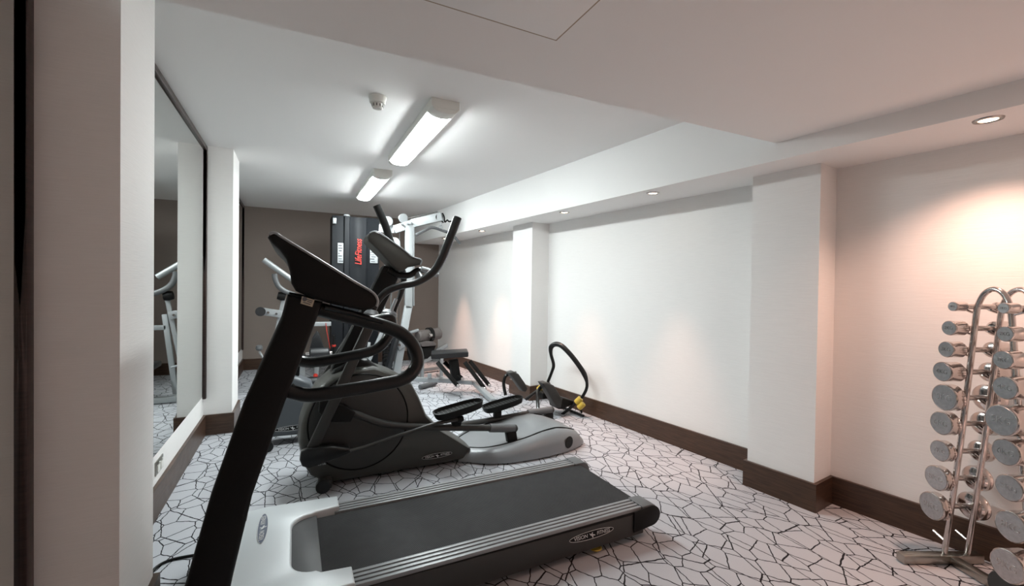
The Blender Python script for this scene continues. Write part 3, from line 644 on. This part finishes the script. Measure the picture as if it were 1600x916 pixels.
# ================================================================== LOW BENCH with parallel links
t = thing('leg_press_bench', (2.1, 5.9, 0), 'low black padded seat on four dark links over a light grey floor rail', 'bench')
r_ = MB(); A = aty(640, 592, 6.1); B = aty(712, 596, 5.95); C_ = aty(742, 598, 5.85); D_ = atz(771, 627, .03)
r_.beam(A, B, .07, .055, .006); r_.beam(B-V((.02, 0, 0)), C_, .07, .055, .006); r_.beam(C_-V((.01, 0, 0)), D_, .07, .055, .006); r_.build('floor_rail', m_lgrey, t)
MB().beam(aty(671, 591, 6.0), aty(671, 584, 6.0), .05, .05, .004, upd=(1, 0, 0)).build('rail_stop', m_lgrey, t)
P0 = atz(656, 605, .04); P1 = atz(681, 598, .05); MB().tube([P0, P1], .035, cap=True).build('stabiliser_foot', m_grey, t)
sy = 5.75
a, b = aty(673, 558, sy), aty(731, 561, sy)
MB().rings([[V((x_+dx, y_, z)) for x_, y_ in ((a.x+i, sy-.02+i), (b.x-i, sy-.02+i), (b.x+.10-i, sy+.30-i), (a.x+.10+i, sy+.30-i)) for dx in (0,)] for i, z in ((.01, a.z-.03), (0, a.z-.02), (0, a.z+.035), (.015, a.z+.045))]).build('seat_pad', m_vinyl, t)
MB().beam(aty(713, 595, sy+.12), aty(708, 562, sy+.12), .10, .12, .008, upd=(1, 0, 0)).build('seat_post', m_black, t)
for p, q, yy in (((683, 566), (715, 603), sy), ((694, 566), (722, 592), sy+.2), ((726, 566), (757, 607), sy), ((734, 564), (764, 602), sy+.12)):
    l_ = MB().beam(aty(*p, yy), aty(*q, yy-.15), .03, .055, .006, upd=(1, 0, 0)).build('link_bar', m_black, t)
    e = aty(*q, yy-.15); MB().cyl(e+V((0, -.03, 0)), e+V((0, .03, 0)), .025, 14).build('link_pin', m_chrome, l_)

# ================================================================== AB BENCH with rollers by the back wall
t = thing('roller_bench', (2.0, 7.0, 0), 'dark bench with a fat grey foam roller by the right rear corner', 'bench')
ry = 6.95
MB().cyl(aty(652, 526, ry-.1), aty(687, 521, ry+.05), .095, bev=.02).build('foam_roller', m_brv, t)
cl = aty(671, 523, ry-.03); dr = (aty(687, 521, ry+.05)-aty(652, 526, ry-.1)).normalized()
MB().lathe([(.097, -.03), (.115, -.03), (.115, .03), (.097, .03)], cl, dr, 28).build('locking_collar', m_black, t)
MB().cyl(cl+V((-.05, -.13, .0)), cl+V((.0, -.09, 0)), .035, 16).build('collar_knob', m_chrome, t)
MB().tube([aty(640, 520, ry-.1), aty(654, 516, ry-.1)], .025).build('handle_tube', m_lgrey, t)
MB().prism([(p.x, p.z) for p in [aty(*q, ry-.15) for q in ((655, 536), (664, 533), (678, 534), (682, 538), (678, 541), (660, 542))]], 'y', ry-.15, ry+.2, .012).build('seat_pad', m_brv, t)
MB().prism([(p.x, p.z) for p in [aty(*q, ry-.1) for q in ((656, 544), (681, 541), (677, 553), (668, 561), (655, 560))]], 'y', ry-.1, ry+.15, .012).build('seat_base', m_black, t)
sr = MB(); sr.beam(aty(676, 552, ry), aty(698, 539, ry+.1), .06, .06, .006); sr.beam(aty(680, 556, ry), aty(640, 574, ry-.1), .06, .06, .006); sr.build('bench_rail', m_lgrey, t)
for px in (660, 690):
    lg = MB(); p = aty(px, 546, ry); lg.beam((p.x, ry, .02), (p.x, ry, p.z), .05, .05, .004, upd=(1, 0, 0)); lg.beam((p.x, ry-.22, .02), (p.x, ry+.22, .02), .05, .04, .006)
    lg.build('leg', m_lgrey, t)

# ================================================================== AB ROLLER against the right wall
t = thing('abdominal_roller', (2.85, 4.4, 0), 'black tubular abdominal roller with yellow clamps and head cushion leaning by the right wall', 'exercise roller')
def ab(px, py):   # depth runs nearer towards the right side of the hoop
    k = max(0, min(1, (px-850)/65)); return aty(px, py, 4.62-.48*k)
hoop = [(856, 597), (862, 582), (865, 570), (861, 554), (861, 543), (868, 538), (878, 541), (892, 555), (905, 572), (913, 585), (917, 598), (916, 609), (909, 622)]
MB().tube([ab(*p) for p in hoop], [.018]*2+[.02]*2+[.03]*6+[.018]*3, smooth=5, seg=12).build('hoop_tube', m_blackg, t)
for p, d in (((845, 606), (-1, .2)), ((849, 613), (0, 0)), ((904, 626), (0, 0)), ((908, 634), (0, 0))):
    c = ab(*p); MB().cyl(c+V((-.02, .02, -.03)), c+V((.02, -.02, .03)), .036, 16).build('yellow_clamp', m_yellow, t)
MB().tube([ab(*p) for p in ((901, 627), (893, 636), (882, 645), (870, 653), (860, 654))], .018, smooth=4, seg=10).build('floor_tube', m_blackg, t)
MB().tube([ab(850, 603)+V((0, 0, 0)), aty(838, 612, 4.62), aty(822, 624, 4.55)], .018, smooth=3, seg=10).build('floor_tube', m_blackg, t)
MB().tube([aty(842, 655, 4.05), aty(840, 625, 4.2), aty(841, 611, 4.35), aty(848, 603, 4.4), aty(858, 600, 4.45)], .02, smooth=4, seg=10).build('side_tube', m_blackg, t)
MB().tube([aty(790, 618, 4.75), aty(787, 600, 4.8), aty(790, 588, 4.8), aty(798, 584, 4.8), aty(806, 583, 4.75)], .02, smooth=4, seg=10).build('side_tube', m_blackg, t)
def cush(pts, y0, y1): MB().prism([(p.x, p.z) for p in [aty(*q, y0) for q in pts]], 'y', y0, y1, .015, 3).build('arm_pad', m_dark, t)
cush(((796, 583), (804, 581), (811, 585), (820, 598), (825, 607), (822, 613), (817, 612), (808, 599)), 4.6, 4.72)
cush(((848, 599), (856, 598), (866, 603), (874, 615), (879, 627), (877, 638), (870, 637), (860, 620)), 4.25, 4.38)
MB().prism([(p.x, p.z) for p in [aty(*q, 4.3) for q in ((880, 622), (897, 627), (896, 632), (881, 640), (874, 640), (872, 632))]], 'y', 4.3, 4.52, .015, 3).build('head_cushion', m_black, t)
c = aty(855, 612, 4.5); MB().box((c.x-.09, 4.45, c.z-.08), (c.x+.1, 4.6, c.z), .02).build('head_cushion', m_black, t)
MB().tube([ab(906, 636), ab(909, 646)], .012, seg=8).build('strap', m_black, t)
MB().tube([atz(912, 650, .02), atz(890, 641, .02), atz(872, 634, .02)], .015, smooth=3, seg=8).build('floor_tube', m_blackg, t)

# ================================================================== DUMBBELL RACK
A1 = V((3.258, 1.096)); u = V((.905, -.425)); w = V((-.425, -.905)); SEP = .132
def rk(s, q, z): p = A1+u*s+w*q; return V((p.x, p.y, z))
t = thing('dumbbell_rack', rk(SEP/2, .213, 0), 'chrome two sided dumbbell tower with arched tubes at the right edge', 'dumbbell rack')
arch = [(0, .04), (.069, .668), (.11, 1.125), (.134, 1.40), (.146, 1.455), (.172, 1.505), (.213, 1.526), (.254, 1.505), (.28, 1.455), (.292, 1.40), (.316, 1.125), (.357, .668), (.426, .04)]
for s in (0, SEP): MB().tube([rk(s, a, z) for a, z in arch], .0135, smooth=4).build('arched_tube', m_chrome, t)
for q, nm in ((0, 1), (.426, 2)):
    MB().beam(rk(-.25, q, .028), rk(.205, q, .028), .05, .045, .003).build('foot_bar', m_steel, t)
MB().beam(rk(.035, .02, .026), rk(.035, .41, .026), .05, .04, .003).build('cross_bar', m_steel, t)
def legw(z):
    L = arch[:4]
    for (a, z0), (b, z1) in zip(L, L[1:]):
        if z0 <= z <= z1: return a+(b-a)*(z-z0)/(z1-z0)
    return .134
zl = [1.432, 1.316, 1.20, 1.078, .935, .79, .633, .475, .31]; zr = [1.434, 1.312, 1.19, 1.06, .91, .765, .605, .435, .265]
left = [((1503, 480), 15), ((1499, 514), 23), ((1494, 548), 25), ((1488, 583), 30.5), ((1475, 622), 41), ((1470, 662), 36), ((1468, 706), 32), ((1462, 749), 37.5), ((1455, 792), 41)]
right = [((1568, 482), 17), ((1570, 522), 24), ((1567, 562), 29), ((1570, 605), 36), ((1564, 652), 48.5), ((1571, 702), 40.6), ((1576, 757), 40), ((1579, 815), 47), ((1573, 870), 50)]
names = ['smallest', 'second', 'third', 'fourth', 'fifth', 'sixth', 'seventh', 'eighth', 'lowest']
def dumbbell(side, i, px, dia):
    z = (zl if side == 0 else zr)[i]; lw_ = legw(z)
    q = lw_-.045 if side == 0 else .426-lw_+.045
    # distance of the outer face along the handle direction
    best = None
    for k in range(300):
        s = -.30+.002*k; p = rk(s, q, z)-EYEP; d = p.dot(fwd); X = 800+F_PX*p.dot(rgt)/d
        if best is None or abs(X-px[0]) < best[0]: best = (abs(X-px[0]), s, d, z+0*(458-px[1]))
    s0 = best[1]; d = best[2]; r = dia*d/F_PX/2
    r = min(r, .125)
    hl = .055+r*.75; gap0 = s0+hl
    if gap0 > -.008: hl = -.008-s0 if s0 < -.05 else hl
    a0 = min(s0, -.008-hl*.99); a0 = min(a0, s0)
    inner0 = a0+hl; inner1 = SEP-inner0 if inner0 < 0 else SEP+.01
    inner1 = SEP+.012
    P = lambda s: rk(s, q, z)
    where = 'far side' if side == 0 else 'near side'
    lab = {0: 'uppermost and smallest chrome dumbbell on the %s of the rack', 8: 'lowest chrome dumbbell on the %s of the rack'}.get(i, names[i]+' chrome dumbbell from the top on the %s of the rack') % (where+(', the left column' if side == 0 else ', the right column'))
    t2 = thing('dumbbell', P(SEP/2)-V((0, 0, r)), lab, 'dumbbell', 'chrome dumbbells on the rack')
    MB().cyl(P(inner0-.01), P(inner1+.01), .0145, 18, .001).build('handle', m_chromeh, t2)
    ax = V((u.x, u.y, 0))
    for c0, sgn in ((inner0, -1), (inner1, 1)):
        prof = [(0, 0), (r*.62, 0), (r*.93, .008), (r, .016), (r, hl-.010), (r*.99, hl-.006)]
        if i >= 0: prof = prof[:4]+[(r*.985, .018), (r*.985, hl-.014), (r, hl-.012), (r, hl-.003), (r*.95, hl)]
        hd = MB().lathe(prof+[(r*.93, hl-.0015), (0, hl-.0015)], P(c0), ax*sgn, 36).build('weight_head', m_chrome, t2)
        face = MB().lathe([(0, hl+.0005), (r*.90, hl+.0005), (r*.92, hl-.002)], P(c0), ax*sgn, 32).build('end_face', m_chrome2, hd)
        if sgn < 0:
            kg = [1, 2, 3, 4, 5, 6, 7, 8, 9][i]; up_ = V((0, 0, 1)); xd = -ax.cross(up_) if False else ax.cross(V((0, 0, 1))).normalized()
            tx = MB(); tx.text('%dKG' % kg, r*.62, P(c0)-ax*(hl+.0012), -V((0, 0, 1)).cross(ax) if False else (V((0, 0, 1)).cross(-ax)), (0, 0, 1), ext=.0004)
            tx.build('stamped_weight', m_chromeh, face)
    return q, z, r
for side, lst in ((0, left), (1, right)):
    for i, (px, dia) in enumerate(lst):
        q, z, r = dumbbell(side, i, px, dia)
        lw_ = legw(z); ql = lw_ if side == 0 else .426-lw_
        sg = -1 if side == 0 else 1
        for s in (0, SEP):
            MB().tube([rk(s, ql, z-.035), rk(s, ql+sg*.03, z-.026), rk(s, ql+sg*.065, z-.012), rk(s, ql+sg*.075, z+.006)], .006, smooth=3, seg=8).build('hook', m_chrome, t)
for side in (0, 1):
    lw_ = legw(.15); ql = lw_ if side == 0 else .426-lw_; sg = -1 if side == 0 else 1
    for s in (0, SEP): MB().tube([rk(s, ql, .12), rk(s, ql+sg*.075, .145)], .0075, seg=10).build('peg', m_chromeh, t)
# black rubber weight on the floor, cut by the frame corner
c = atz(1607, 912, .10)
t = thing('rubber_dumbbell', (c.x, c.y, 0), 'black rubber dumbbell on the floor cut off by the bottom right corner', 'dumbbell')
hx = [V((0, 0, 0))]
for s in (-1, 1):
    MB().lathe([(0, 0), (.055, 0), (.075, .012), (.078, .03), (.078, .06), (.07, .075), (0, .078)], V((c.x, c.y, .078))+V((.05*s, -.02*s, 0)), (s, -.45*s, 0), 24).build('weight_head', m_dark, t)
MB().cyl(V((c.x-.07, c.y+.03, .078)), V((c.x+.07, c.y-.03, .078)), .016).build('handle', m_chromeh, t)
